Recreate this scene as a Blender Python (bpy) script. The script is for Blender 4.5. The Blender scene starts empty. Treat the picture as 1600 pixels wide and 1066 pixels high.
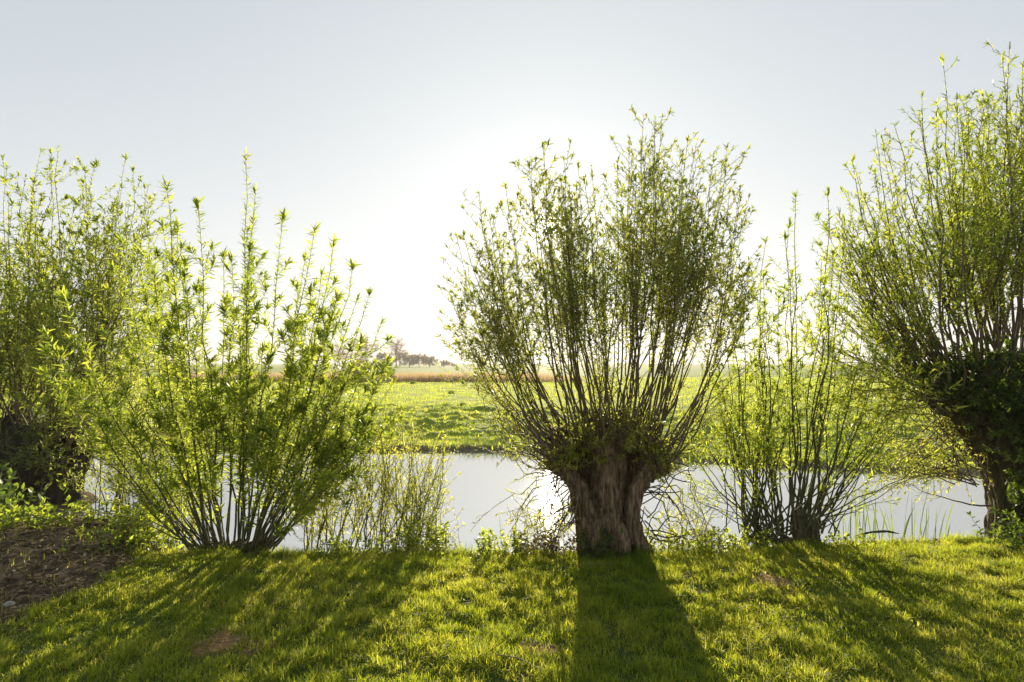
import bpy, math, random
import numpy as np
from mathutils import Vector

# ---------------------------------------------------------------- camera, world, sun, exposure
SC = bpy.context.scene
COL = SC.collection
CAM_Z, F, PITCH = 1.6, 900.0, math.atan(34 / 900.0)
cam_d = bpy.data.cameras.new('camera')
cam_d.sensor_width = 36
cam_d.lens = 36 * F / 1600.0
cam_d.clip_start = 0.05
cam_d.clip_end = 5000
cam = bpy.data.objects.new('camera', cam_d)
COL.objects.link(cam)
cam.location = (0, 0, CAM_Z)
cam.rotation_euler = (math.pi / 2 + PITCH, 0, 0)
SC.camera = cam

SUN_AZ, SUN_EL = math.radians(3.7), math.radians(13.3)
SUN_DIR = (math.sin(SUN_AZ) * math.cos(SUN_EL), math.cos(SUN_AZ) * math.cos(SUN_EL), math.sin(SUN_EL))

world = bpy.data.worlds.new('World')
SC.world = world
world.use_nodes = True
wn, wl = world.node_tree.nodes, world.node_tree.links
wn.clear()
w_out = wn.new('ShaderNodeOutputWorld')
bg = wn.new('ShaderNodeBackground')
sky = wn.new('ShaderNodeTexSky')
sky.sky_type = 'NISHITA'
sky.sun_disc = False
sky.sun_elevation = SUN_EL
sky.sun_rotation = SUN_AZ
sky.air_density = 0.9
sky.dust_density = 1.6
sky.ozone_density = 1.3
SKY_STRENGTH = 0.12
bg.inputs['Strength'].default_value = SKY_STRENGTH
# thin high haze whitens the sky, and the air glows round the sun
tc = wn.new('ShaderNodeTexCoord')
dot = wn.new('ShaderNodeVectorMath'); dot.operation = 'DOT_PRODUCT'
dot.inputs[1].default_value = SUN_DIR
wl.new(tc.outputs['Generated'], dot.inputs[0])
clampn = wn.new('ShaderNodeMath'); clampn.operation = 'MAXIMUM'; clampn.inputs[1].default_value = 0.0
wl.new(dot.outputs['Value'], clampn.inputs[0])
prev = sky.outputs['Color']
hs = wn.new('ShaderNodeHueSaturation')
hs.inputs['Saturation'].default_value = 0.85
wl.new(prev, hs.inputs['Color'])
gm = wn.new('ShaderNodeGamma'); gm.inputs['Gamma'].default_value = 0.17      # thin veil evens the sky out
wl.new(hs.outputs['Color'], gm.inputs['Color'])
lv_ = wn.new('ShaderNodeVectorMath'); lv_.operation = 'MULTIPLY'
lv_.inputs[1].default_value = (2.05, 2.23, 2.37)
wl.new(gm.outputs['Color'], lv_.inputs[0])
prev = lv_.outputs[0]
for power, colr, amt in ((7.0, (1.0, 0.95, 0.86), 0.30), (150.0, (1.0, 0.84, 0.55), 0.5), (1600.0, (1.0, 0.93, 0.8), 5.0), (12000.0, (1.0, 0.97, 0.9), 30.0)):
    pw = wn.new('ShaderNodeMath'); pw.operation = 'POWER'; pw.inputs[1].default_value = power
    wl.new(clampn.outputs[0], pw.inputs[0])
    sc_ = wn.new('ShaderNodeVectorMath'); sc_.operation = 'SCALE'
    sc_.inputs[0].default_value = tuple(c * amt for c in colr)
    wl.new(pw.outputs[0], sc_.inputs['Scale'])
    ad = wn.new('ShaderNodeVectorMath'); ad.operation = 'ADD'
    wl.new(prev, ad.inputs[0]); wl.new(sc_.outputs[0], ad.inputs[1])
    prev = ad.outputs[0]
sx = wn.new('ShaderNodeSeparateXYZ'); wl.new(tc.outputs['Generated'], sx.inputs[0])
az = wn.new('ShaderNodeMath'); az.operation = 'ABSOLUTE'; wl.new(sx.outputs['Z'], az.inputs[0])
om = wn.new('ShaderNodeMath'); om.operation = 'SUBTRACT'; om.inputs[0].default_value = 1.0; wl.new(az.outputs[0], om.inputs[1])
hp = wn.new('ShaderNodeMath'); hp.operation = 'POWER'; hp.inputs[1].default_value = 3.2; wl.new(om.outputs[0], hp.inputs[0])
hsc = wn.new('ShaderNodeVectorMath'); hsc.operation = 'SCALE'; hsc.inputs[0].default_value = (1.62, 1.34, 0.98); wl.new(hp.outputs[0], hsc.inputs['Scale'])
ha = wn.new('ShaderNodeVectorMath'); ha.operation = 'ADD'; wl.new(prev, ha.inputs[0]); wl.new(hsc.outputs[0], ha.inputs[1]); prev = ha.outputs[0]
wl.new(prev, bg.inputs['Color'])
wl.new(bg.outputs[0], w_out.inputs['Surface'])

sun_d = bpy.data.lights.new('sun', 'SUN')
sun_d.energy = 5.0
sun_d.angle = math.radians(0.5)
sun_d.color = (1.0, 0.87, 0.66)
sun = bpy.data.objects.new('sun', sun_d)
COL.objects.link(sun)
sun.rotation_euler = Vector(SUN_DIR).to_track_quat('Z', 'Y').to_euler()
sun.location = (2, 30, 12)

SC.view_settings.view_transform = 'Standard'
SC.view_settings.look = 'None'
SC.view_settings.gamma = 1
SC.view_settings.exposure = 0.95
SC.cycles.max_bounces = 8
SC.cycles.transmission_bounces = 6
SC.cycles.diffuse_bounces = 4
SC.cycles.glossy_bounces = 3
SC.cycles.volume_bounces = 0
SC.cycles.sample_clamp_direct = 3.0
SC.cycles.sample_clamp_indirect = 3.0

rng = np.random.default_rng(7)
random.seed(7)

# ---------------------------------------------------------------- helpers
def W(px, py, Y):
    """point at ground depth Y seen at this place of the photograph"""
    r, u = (px - 800) / F, (533 - py) / F
    dy = math.cos(PITCH) - u * math.sin(PITCH)
    dz = math.sin(PITCH) + u * math.cos(PITCH)
    k = Y / dy
    return np.array([r * k, Y, CAM_Z + dz * k])

def hash3(i, j, k, s):
    n = (i * 374761393 + j * 668265263 + k * 2147483647 + s * 1274126177) & 0xFFFFFFFF
    n = ((n ^ (n >> 13)) * 1274126177) & 0xFFFFFFFF
    n = ((n ^ (n >> 16)) * 2246822519) & 0xFFFFFFFF
    return ((n ^ (n >> 15)) & 0xFFFFFF) / float(0xFFFFFF)

def vnoise(x, y, z=None, seed=0):
    x = np.asarray(x, float); y = np.asarray(y, float)
    z = np.zeros_like(x) if z is None else np.asarray(z, float)
    xi, yi, zi = np.floor(x).astype(np.int64), np.floor(y).astype(np.int64), np.floor(z).astype(np.int64)
    fx, fy, fz = x - xi, y - yi, z - zi
    fx, fy, fz = (f * f * (3 - 2 * f) for f in (fx, fy, fz))
    out = 0
    for a in (0, 1):
        for b in (0, 1):
            for c in (0, 1):
                w = (fx if a else 1 - fx) * (fy if b else 1 - fy) * (fz if c else 1 - fz)
                out = out + w * hash3(xi + a, yi + b, zi + c, seed)
    return out * 2 - 1

def fbm(x, y, z=None, octs=4, seed=0):
    s, a, t = 0, 1.0, 0
    for o in range(octs):
        f = 2.03 ** o
        s = s + a * vnoise(x * f, y * f, None if z is None else z * f, seed + o * 17)
        t += a; a *= 0.5
    return s / t

def sstep(a, b, x):
    t = np.clip((x - a) / (b - a), 0, 1)
    return t * t * (3 - 2 * t)

def mesh_from(name, V, loops, starts, mat, parent=None, smooth=False, attrs=None):
    me = bpy.data.meshes.new(name)
    V = np.asarray(V, np.float32)
    me.vertices.add(len(V)); me.vertices.foreach_set('co', V.ravel())
    me.loops.add(len(loops)); me.loops.foreach_set('vertex_index', np.asarray(loops, np.int32))
    me.polygons.add(len(starts)); me.polygons.foreach_set('loop_start', np.asarray(starts, np.int32))
    me.update(calc_edges=True)
    if smooth:
        me.polygons.foreach_set('use_smooth', np.ones(len(starts), bool))
    for k, a in (attrs or {}).items():
        at = me.attributes.new(k, 'FLOAT', 'POINT'); at.data.foreach_set('value', np.asarray(a, np.float32))
    me.materials.append(mat)
    o = bpy.data.objects.new(name, me)
    COL.objects.link(o)
    if parent is not None:
        o.parent = parent
        o.matrix_parent_inverse = parent.matrix_basis.inverted()
    return o

def tag(o, label=None, cat=None, group=None, kind=None):
    if label: o['label'] = label
    if cat: o['category'] = cat
    if group: o['group'] = group
    if kind: o['kind'] = kind
    return o

def thing(name, loc, label, cat, group=None):
    o = bpy.data.objects.new(name, None)
    o.empty_display_size = 0.2
    COL.objects.link(o)
    o.location = tuple(float(v) for v in loc)
    return tag(o, label, cat, group)

class Tubes:
    def __init__(s): s.V, s.Fq, s.n, s.g, s.gid = [], [], 0, [], 0
    def add(s, P, R, sides=4):
        P = np.asarray(P, float); n = len(P)
        T = np.gradient(P, axis=0); T /= np.linalg.norm(T, axis=1)[:, None] + 1e-9
        ref = np.array([0.3, 1.0, 0.05]) if abs(T[0][1]) < 0.8 else np.array([1.0, 0.1, 0.0])
        A = np.cross(T, ref); A /= np.linalg.norm(A, axis=1)[:, None] + 1e-9
        B = np.cross(T, A)
        a = np.arange(sides) * 2 * math.pi / sides
        R = np.asarray(R, float)[:, None, None]
        ring = P[:, None, :] + R * (np.cos(a)[None, :, None] * A[:, None, :] + np.sin(a)[None, :, None] * B[:, None, :])
        s.V.append(ring.reshape(-1, 3))
        i = np.arange(n - 1)[:, None] * sides
        k = np.arange(sides)[None, :]; k2 = (k + 1) % sides
        s.Fq.append(np.stack([i + k, i + k2, i + sides + k2, i + sides + k], -1).reshape(-1, 4) + s.n)
        s.n += n * sides; s.g.append(s.gid)
    def build(s, name, mat, parent=None):
        V = np.concatenate(s.V); Q = np.concatenate(s.Fq)
        return mesh_from(name, V, Q.ravel(), np.arange(len(Q)) * 4, mat, parent, smooth=True)

    def build_each(s, name, mat, parent, most=99):
        size = {}
        for v, g in zip(s.V, s.g): size[g] = size.get(g, 0) + float(np.linalg.norm(v[-1] - v[0])) * float(np.linalg.norm(v[0] - v[1]))
        big = sorted(size, key=lambda g: -size[g])[:most]
        order = {g: i for i, g in enumerate(big)}
        packs = {}
        for v, q, g in zip(s.V, s.Fq, s.g):
            packs.setdefault(order.get(g, -1), []).append((v, q - q.min()))
        for k, lst in packs.items():
            t = Tubes()
            for v, q in lst: t.V.append(v); t.Fq.append(q + t.n); t.n += len(v)
            o = t.build(name if k >= 0 else 'twigs', mat, parent)
            if k < 0: o['kind'] = 'stuff'

class Leaves:
    def __init__(s): s.P, s.D, s.L, s.R = [], [], [], []
    def add(s, P, D, L, ratio=0.2):
        s.P.append(P); s.D.append(D); s.L.append(L); s.R.append(np.full(len(L), ratio))
    def build(s, name, mat, parent=None, droop=0.18, simple=False):
        P = np.concatenate(s.P); D = np.concatenate(s.D); L = np.concatenate(s.L)[:, None]; R = np.concatenate(s.R)[:, None]
        D = D / (np.linalg.norm(D, axis=1)[:, None] + 1e-9)
        up = rng.normal(0, 0.55, P.shape) + np.array([0, 0, 1.0])
        S = np.cross(D, up); S /= np.linalg.norm(S, axis=1)[:, None] + 1e-9
        N = np.cross(S, D)
        w = L * R * 0.5
        n = len(P)
        if simple:
            V = np.stack([P, P + D * L * .45 + S * w, P + D * L - N * L * droop, P + D * L * .45 - S * w], 1)
            m = 4
        else:
            V = np.stack([P, P + D * L * .30 + S * w + N * w * .3, P + D * L * .66 + S * w * .75 - N * L * droop * .35,
                          P + D * L - N * L * droop,
                          P + D * L * .66 - S * w * .75 - N * L * droop * .35, P + D * L * .30 - S * w + N * w * .3], 1)
            m = 6
        return mesh_from(name, V.reshape(-1, 3), np.arange(n * m), np.arange(n) * m, mat, parent)

def curve(p0, c, p1, n=9, wig=0.012):
    t = np.linspace(0, 1, n)[:, None]
    P = (1 - t) ** 2 * p0 + 2 * t * (1 - t) * c + t * t * p1
    L = np.linalg.norm(p1 - p0)
    k = rng.uniform(2, 5, 3); ph = rng.uniform(0, 6.28, 3)
    P = P + wig * L * np.sin(k * t * 3.14 + ph) * np.sin(t * math.pi) ** 0.7
    w2 = rng.normal(0, wig * 0.35 * L, P.shape); w2[0] = 0
    return P + w2

def along(P, ts):
    n = len(P) - 1
    f = np.clip(ts * n, 0, n - 1e-6); i = f.astype(int); f = (f - i)[:, None]
    pos = P[i] * (1 - f) + P[i + 1] * f
    T = P[i + 1] - P[i]; T /= np.linalg.norm(T, axis=1)[:, None] + 1e-9
    return pos, T

def leafy(lv, P, t0, spacing, L, ang=45, ratio=0.2, tipn=5, taper=0.35):
    length = np.linalg.norm(np.diff(P, axis=0), axis=1).sum()
    n = max(2, int(length * (1 - t0) / spacing))
    ts = t0 + (1 - t0) * (np.arange(n) + rng.uniform(0, 1, n)) / n
    pos, T = along(P, ts)
    phi = np.arange(n) * 2.4 + rng.uniform(0, 6) + rng.normal(0, 0.3, n)
    A = np.cross(T, np.array([0.2, 1.0, 0.1])); A /= np.linalg.norm(A, axis=1)[:, None] + 1e-9
    B = np.cross(T, A)
    rad = np.cos(phi)[:, None] * A + np.sin(phi)[:, None] * B
    a = np.radians(rng.normal(ang, 13, n))[:, None]
    D = T * np.cos(a) + rad * np.sin(a) + np.array([0, 0, 0.05])
    Ls = L * rng.uniform(0.6, 1.2, n) * (1 - taper * ts)
    lv.add(pos, D, Ls, ratio)
    if tipn:
        Tt = P[-1] - P[-2]; Tt = Tt / np.linalg.norm(Tt)
        tipn = max(2, int(tipn * rng.uniform(.4, 1.2)))
        D = Tt[None] * rng.uniform(0.5, 1.4, (tipn, 1)) + rng.normal(0, 0.5, (tipn, 3))
        lv.add(P[-1][None] - Tt[None] * rng.uniform(0, L * .7, (tipn, 1)), D, L * rng.uniform(0.6, 1.1, tipn), ratio)

def shoot(tb, lv, p0, c, p1, r0, leaf, t0=0.35, spacing=0.02, sides=(0, 0), side_len=0.35, side_t=(0.4, 0.95),
          ang=45, ratio=0.2, tipn=6, wig=0.012, n=10, side_spread=0.8):
    P = curve(p0, c, p1, n, wig)
    tb.gid += 1
    t = np.linspace(0, 1, n)
    tb.add(P, r0 * (1 - t) ** 1.1 + 0.0016, 5)
    leafy(lv, P, t0, spacing, leaf, ang, ratio, tipn)
    ns = random.randint(*sides) if sides[1] else 0
    for k in range(ns):
        tt = rng.uniform(*side_t)
        q, T = along(P, np.array([tt])); q, T = q[0], T[0]
        r = rng.normal(0, 1, 3); r -= T * r.dot(T); r /= np.linalg.norm(r)
        ln = side_len * (1.30 - tt) * rng.uniform(0.6, 1.5)
        d = T * (1 - side_spread * 0.3) + r * side_spread
        e = q + d * ln + np.array([0, 0, ln * 0.15])
        Q = curve(q, q + (d * 0.55 + r * 0.12) * ln, e, 5, 0.03)
        tb.add(Q, np.linspace(max(0.0022, r0 * (1 - tt) * 0.5), 0.0012, 5), 3)
        leafy(lv, Q, 0.08, spacing * 1.0, leaf * 0.92, ang, ratio, max(3, tipn - 1))
    return P

def plume(tb, lv, p0, c, p1, r0, leaf, comp=(1, 3), spread=.13, **kw):
    """a rod with a few companions that fork off it and run up beside it"""
    P = shoot(tb, lv, p0, c, p1, r0, leaf, **kw)
    for k in range(random.randint(*comp)):
        tt = rng.uniform(.25, .6)
        q, T = along(P, np.array([tt])); q, T = q[0], T[0]
        L = np.linalg.norm(p1 - q)
        e = q + (p1 - q) * rng.uniform(.55, .97) + np.array([rng.normal(0, spread), rng.normal(0, spread), 0])
        shoot(tb, lv, q, q + T * L * .4 + (e - p1) * .35, e, r0 * (1 - tt) * .8, leaf, **{**kw, 't0': max(0.08, kw.get('t0', .3) - tt), 'sides': (kw['sides'][0] * 2 // 3, kw['sides'][1] * 2 // 3)})
    return P

def polyenv(pts):
    xs, ys = zip(*pts)
    return lambda x: float(np.interp(x, xs, ys))

# ---------------------------------------------------------------- materials
def mat(name):
    m = bpy.data.materials.new(name); m.use_nodes = True
    nt = m.node_tree; nt.nodes.clear()
    return m, nt, nt.nodes.new('ShaderNodeOutputMaterial')

def ramp(nt, fac, stops):
    r = nt.nodes.new('ShaderNodeValToRGB')
    el = r.color_ramp.elements
    while len(el) < len(stops): el.new(0.5)
    for e, (p, c) in zip(el, stops): e.position = p; e.color = (*c, 1)
    nt.links.new(fac, r.inputs[0])
    return r.outputs[0]

def leaf_mat(name, refl, trans, tw=0.5, rough=0.45, noise=2.0, spec=0.4):
    m, nt, out = mat(name); N, Lk = nt.nodes, nt.links
    geo = N.new('ShaderNodeNewGeometry')
    tc_ = N.new('ShaderNodeTexCoord')
    nz = N.new('ShaderNodeTexNoise'); nz.inputs['Scale'].default_value = noise; nz.inputs['Detail'].default_value = 2
    Lk.new(tc_.outputs['Object'], nz.inputs['Vector'])
    mx = N.new('ShaderNodeMath'); mx.operation = 'MULTIPLY_ADD'; mx.inputs[1].default_value = 0.6
    Lk.new(geo.outputs['Random Per Island'], mx.inputs[0])
    sb = N.new('ShaderNodeMath'); sb.operation = 'MULTIPLY_ADD'; sb.inputs[1].default_value = 0.9; sb.inputs[2].default_value = -0.25
    Lk.new(nz.outputs['Fac'], sb.inputs[0]); Lk.new(sb.outputs[0], mx.inputs[2])
    rc = ramp(nt, mx.outputs[0], refl); tcx = ramp(nt, mx.outputs[0], trans)
    p = N.new('ShaderNodeBsdfPrincipled'); Lk.new(rc, p.inputs['Base Color'])
    p.inputs['Roughness'].default_value = rough; p.inputs['Specular IOR Level'].default_value = spec
    t = N.new('ShaderNodeBsdfTranslucent'); Lk.new(tcx, t.inputs['Color'])
    mix = N.new('ShaderNodeMixShader'); mix.inputs[0].default_value = tw
    Lk.new(p.outputs[0], mix.inputs[1]); Lk.new(t.outputs[0], mix.inputs[2]); Lk.new(mix.outputs[0], out.inputs['Surface'])
    return m

def bark_mat(name, stops, scale=(18, 18, 4), bump=0.6, rough=0.9, dist=0.02):
    m, nt, out = mat(name); N, Lk = nt.nodes, nt.links
    tc_ = N.new('ShaderNodeTexCoord'); mp = N.new('ShaderNodeMapping'); mp.inputs['Scale'].default_value = scale
    Lk.new(tc_.outputs['Object'], mp.inputs[0])
    nz = N.new('ShaderNodeTexNoise'); nz.inputs['Scale'].default_value = 1; nz.inputs['Detail'].default_value = 8; nz.inputs['Roughness'].default_value = 0.65
    Lk.new(mp.outputs[0], nz.inputs['Vector'])
    col = ramp(nt, nz.outputs['Fac'], stops)
    p = N.new('ShaderNodeBsdfPrincipled'); Lk.new(col, p.inputs['Base Color']); p.inputs['Roughness'].default_value = rough
    p.inputs['Specular IOR Level'].default_value = 0.2
    b = N.new('ShaderNodeBump'); b.inputs['Strength'].default_value = bump; b.inputs['Distance'].default_value = dist
    Lk.new(nz.outputs['Fac'], b.inputs['Height']); Lk.new(b.outputs[0], p.inputs['Normal']); Lk.new(p.outputs[0], out.inputs['Surface'])
    return m

M_leaf = leaf_mat('willow_leaf', [(0.2, (0.07, 0.11, 0.02)), (0.8, (0.13, 0.17, 0.035))],
                  [(0.15, (0.24, 0.36, 0.025)), (0.85, (0.78, 0.80, 0.08))], 0.58)
M_leaf_c = leaf_mat('willow_leaf_tan', [(0.2, (0.08, 0.10, 0.025)), (0.8, (0.15, 0.16, 0.05))],
                  [(0.15, (0.26, 0.36, 0.04)), (0.85, (0.70, 0.68, 0.11))], 0.56)
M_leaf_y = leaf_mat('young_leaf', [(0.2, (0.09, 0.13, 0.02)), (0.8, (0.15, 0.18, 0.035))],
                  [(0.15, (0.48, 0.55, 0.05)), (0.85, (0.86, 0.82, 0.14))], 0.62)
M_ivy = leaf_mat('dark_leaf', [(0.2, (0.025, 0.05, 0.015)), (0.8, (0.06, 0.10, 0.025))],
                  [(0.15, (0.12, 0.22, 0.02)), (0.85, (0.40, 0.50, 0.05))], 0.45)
M_weed = leaf_mat('weed_leaf', [(0.2, (0.04, 0.085, 0.02)), (0.8, (0.09, 0.14, 0.03))],
                  [(0.15, (0.35, 0.48, 0.03)), (0.85, (0.75, 0.80, 0.08))], 0.6)
M_grass = leaf_mat('grass_blade', [(0.15, (0.035, 0.085, 0.012)), (0.6, (0.07, 0.13, 0.02)), (0.9, (0.15, 0.16, 0.04))],
                  [(0.15, (0.26, 0.36, 0.02)), (0.6, (0.64, 0.68, 0.04)), (0.9, (0.90, 0.82, 0.16))], 0.62, rough=0.5, noise=1.6)
M_meadow = leaf_mat('meadow_blade', [(0.15, (0.05, 0.09, 0.012)), (0.85, (0.12, 0.15, 0.03))],
                  [(0.15, (0.45, 0.58, 0.02)), (0.85, (0.85, 0.86, 0.08))], 0.62, noise=0.35)
M_straw = leaf_mat('reed_straw', [(0.2, (0.25, 0.17, 0.08)), (0.8, (0.42, 0.30, 0.16))],
                  [(0.15, (0.52, 0.36, 0.17)), (0.85, (0.78, 0.58, 0.30))], 0.5, noise=0.3)
M_litter = leaf_mat('leaf_litter', [(0.2, (0.08, 0.055, 0.03)), (0.8, (0.34, 0.25, 0.15))],
                  [(0.15, (0.10, 0.06, 0.03)), (0.85, (0.26, 0.17, 0.08))], 0.25, noise=3)
M_reed = leaf_mat('reed_leaf', [(0.2, (0.04, 0.08, 0.02)), (0.8, (0.08, 0.12, 0.03))],
                  [(0.15, (0.16, 0.26, 0.03)), (0.85, (0.38, 0.46, 0.07))], 0.45)
M_far = leaf_mat('far_foliage', [(0.2, (0.09, 0.10, 0.045)), (0.8, (0.17, 0.15, 0.08))],
                  [(0.15, (0.22, 0.20, 0.08)), (0.85, (0.46, 0.34, 0.16))], 0.45, noise=0.12)
M_fartan = leaf_mat('far_buds', [(0.2, (0.20, 0.13, 0.08)), (0.8, (0.32, 0.22, 0.14))],
                  [(0.15, (0.50, 0.31, 0.18)), (0.85, (0.7, 0.46, 0.28))], 0.5, noise=0.12)
M_trunk = bark_mat('willow_bark', [(0.32, (0.035, 0.024, 0.014)), (0.48, (0.15, 0.10, 0.058)), (0.68, (0.32, 0.225, 0.135))], (46, 46, 7), 1.0)
M_trunk_d = bark_mat('mossy_bark', [(0.3, (0.03, 0.024, 0.014)), (0.5, (0.085, 0.07, 0.035)), (0.7, (0.16, 0.13, 0.065))], (30, 30, 6), 0.9)
M_trunk_l = bark_mat('shaded_bark', [(0.3, (0.012, 0.010, 0.007)), (0.5, (0.035, 0.030, 0.016)), (0.7, (0.07, 0.06, 0.03))], (30, 30, 6), 0.9)  # left trunk's shade is put into its bark colour, near black
M_shoot = bark_mat('shoot_bark', [(0.3, (0.08, 0.06, 0.035)), (0.7, (0.19, 0.145, 0.08))], (30, 30, 8), 0.2, 0.6)
M_shoot_g = bark_mat('green_shoot_bark', [(0.3, (0.05, 0.05, 0.02)), (0.7, (0.12, 0.115, 0.045))], (30, 30, 8), 0.2, 0.6)
M_fartrunk = bark_mat('far_bark', [(0.3, (0.10, 0.075, 0.055)), (0.7, (0.20, 0.15, 0.11))], (2, 2, 1), 0.2)
M_stone = bark_mat('stone', [(0.3, (0.20, 0.18, 0.15)), (0.7, (0.42, 0.38, 0.33))], (20, 20, 20), 0.4)

# ground: one sheet, coloured by where soil, turf, mud and meadow lie
M_ground, nt, out = mat('ground_cover'); N, Lk = nt.nodes, nt.links
tc_ = N.new('ShaderNodeTexCoord')
def gnoise(scale, detail=6):
    nz = N.new('ShaderNodeTexNoise'); nz.inputs['Scale'].default_value = scale; nz.inputs['Detail'].default_value = detail
    nz.inputs['Roughness'].default_value = 0.62
    Lk.new(tc_.outputs['Object'], nz.inputs['Vector']); return nz.outputs['Fac']
def gmix(fac, a, b):
    mx = N.new('ShaderNodeMix'); mx.data_type = 'RGBA'
    Lk.new(fac, mx.inputs[0]); Lk.new(a, mx.inputs[6]); Lk.new(b, mx.inputs[7]); return mx.outputs[2]
def gattr(n):
    a = N.new('ShaderNodeAttribute'); a.attribute_name = n; return a.outputs['Fac']
n1, n2, n3 = gnoise(14), gnoise(0.25, 8), gnoise(3.0)
soil = ramp(nt, n1, [(0.35, (0.025, 0.017, 0.010)), (0.5, (0.08, 0.056, 0.034)), (0.68, (0.20, 0.145, 0.09))])
turf = ramp(nt, n3, [(0.3, (0.035, 0.06, 0.012)), (0.7, (0.08, 0.10, 0.022))])
mead = ramp(nt, n2, [(0.3, (0.12, 0.18, 0.02)), (0.55, (0.19, 0.24, 0.03)), (0.75, (0.27, 0.27, 0.06))])
mud = ramp(nt, n1, [(0.3, (0.07, 0.055, 0.035)), (0.7, (0.17, 0.14, 0.09))])
dry = ramp(nt, n1, [(0.3, (0.18, 0.11, 0.05)), (0.7, (0.34, 0.22, 0.11))])
c = gmix(gattr('meadow'), turf, mead)
c = gmix(gattr('soil'), c, soil)
c = gmix(gattr('dry'), c, dry)
c = gmix(gattr('mud'), c, mud)
p = N.new('ShaderNodeBsdfPrincipled'); p.inputs['Roughness'].default_value = 0.95; p.inputs['Specular IOR Level'].default_value = 0.1
Lk.new(c, p.inputs['Base Color'])
b = N.new('ShaderNodeBump'); b.inputs['Strength'].default_value = 0.7; b.inputs['Distance'].default_value = 0.03
Lk.new(n1, b.inputs['Height']); Lk.new(b.outputs[0], p.inputs['Normal'])
Lk.new(p.outputs[0], out.inputs['Surface'])

# water: still ditch, faint ripples
M_water, nt, out = mat('ditch_water'); N, Lk = nt.nodes, nt.links
tc_ = N.new('ShaderNodeTexCoord'); mp = N.new('ShaderNodeMapping'); mp.inputs['Scale'].default_value = (1.2, 4.5, 1)
Lk.new(tc_.outputs['Object'], mp.inputs[0])
nz = N.new('ShaderNodeTexNoise'); nz.inputs['Scale'].default_value = 2.2; nz.inputs['Detail'].default_value = 3
Lk.new(mp.outputs[0], nz.inputs['Vector'])
b = N.new('ShaderNodeBump'); b.inputs['Strength'].default_value = 0.07; b.inputs['Distance'].default_value = 0.02
Lk.new(nz.outputs['Fac'], b.inputs['Height'])
g = N.new('ShaderNodeBsdfGlossy'); g.inputs['Roughness'].default_value = 0.03; g.inputs['Color'].default_value = (0.97, 0.97, 0.98, 1)
d = N.new('ShaderNodeBsdfDiffuse'); d.inputs['Color'].default_value = (0.16, 0.16, 0.13, 1)
lw = N.new('ShaderNodeLayerWeight'); lw.inputs['Blend'].default_value = 0.93
Lk.new(b.outputs[0], g.inputs['Normal']); Lk.new(b.outputs[0], lw.inputs['Normal'])
mix = N.new('ShaderNodeMixShader'); Lk.new(lw.outputs['Fresnel'], mix.inputs[0]); Lk.new(d.outputs[0], mix.inputs[1]); Lk.new(g.outputs[0], mix.inputs[2])
Lk.new(mix.outputs[0], out.inputs['Surface'])

# ---------------------------------------------------------------- the lie of the land
WATER_Z = -0.55
def edge_y(x):
    return 5.02 + 0.40 * sstep(0.8, 4.8, x) + 0.9 * sstep(-3.0, -4.2, x) + 0.06 * fbm(x * 1.3, x * 0 + 3, seed=5)
def far_y(x):
    return np.where(x > -1.5, np.maximum(14.2 - 0.28 * (x + 1.5), 11.2), 14.2) + 0.35 * fbm(x * 0.5, x * 0 + 9, seed=8) + 0.22 * fbm(x * 2.1, x * 0 + 2, seed=9)
def height(x, y):
    x = np.asarray(x, float); y = np.asarray(y, float)
    e, f = edge_y(x), far_y(x)
    lawn = 0.022 * fbm(x * 1.6, y * 1.6, seed=1) + 0.008 * fbm(x * 9, y * 9, octs=2, seed=2)
    lawn = lawn + np.where(x < -3, 0.035 * fbm(x * 5, y * 5, seed=31) + 0.028 * fbm(x * 17, y * 17, octs=3, seed=32) + 0.05 * sstep(-3.0, -3.6, x), 0)
    lawn = lawn - 0.06 * sstep(0.5, 0, e - y)
    down = sstep(0.0, 1.15, y - e)
    near = lawn * (1 - down) - 1.0 * down
    # a tongue of the bank carries the old willow on the left
    d = np.sqrt(((x + 7.7) / 1.35) ** 2 + ((y - 8.9) / 0.75) ** 2)
    d = np.where(x < -7.7, np.abs(y - 8.9) / 0.75, d)
    near = np.maximum(near, -0.42 - 0.7 * sstep(0.75, 1.5, d) + 0.03 * fbm(x * 6, y * 6, seed=3))
    s = y - f
    rise = sstep(-0.8, 0.35, s)
    hum = np.clip(sstep(0.2, 1.4, s) * (1 - sstep(6, 14, s)), 0, 1)
    lumps = np.maximum(fbm(x * 0.95, y * 1.5, seed=12), -0.15)
    m = -1.0 + 0.56 * rise + 0.14 * sstep(0.3, 4.5, s) + hum * (0.30 * lumps + 0.09 * np.maximum(fbm(x * 2.6, y * 3.6, seed=13), -.1) * 1.5)
    m = m + sstep(5, 12, s) * (0.06 * fbm(x * 0.8, y * 0.8, seed=14)) * (1 - sstep(60, 120, y)) + 0.05 * sstep(4, 9, s)
    return np.where(y < (e + f) / 2, near, m)

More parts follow.
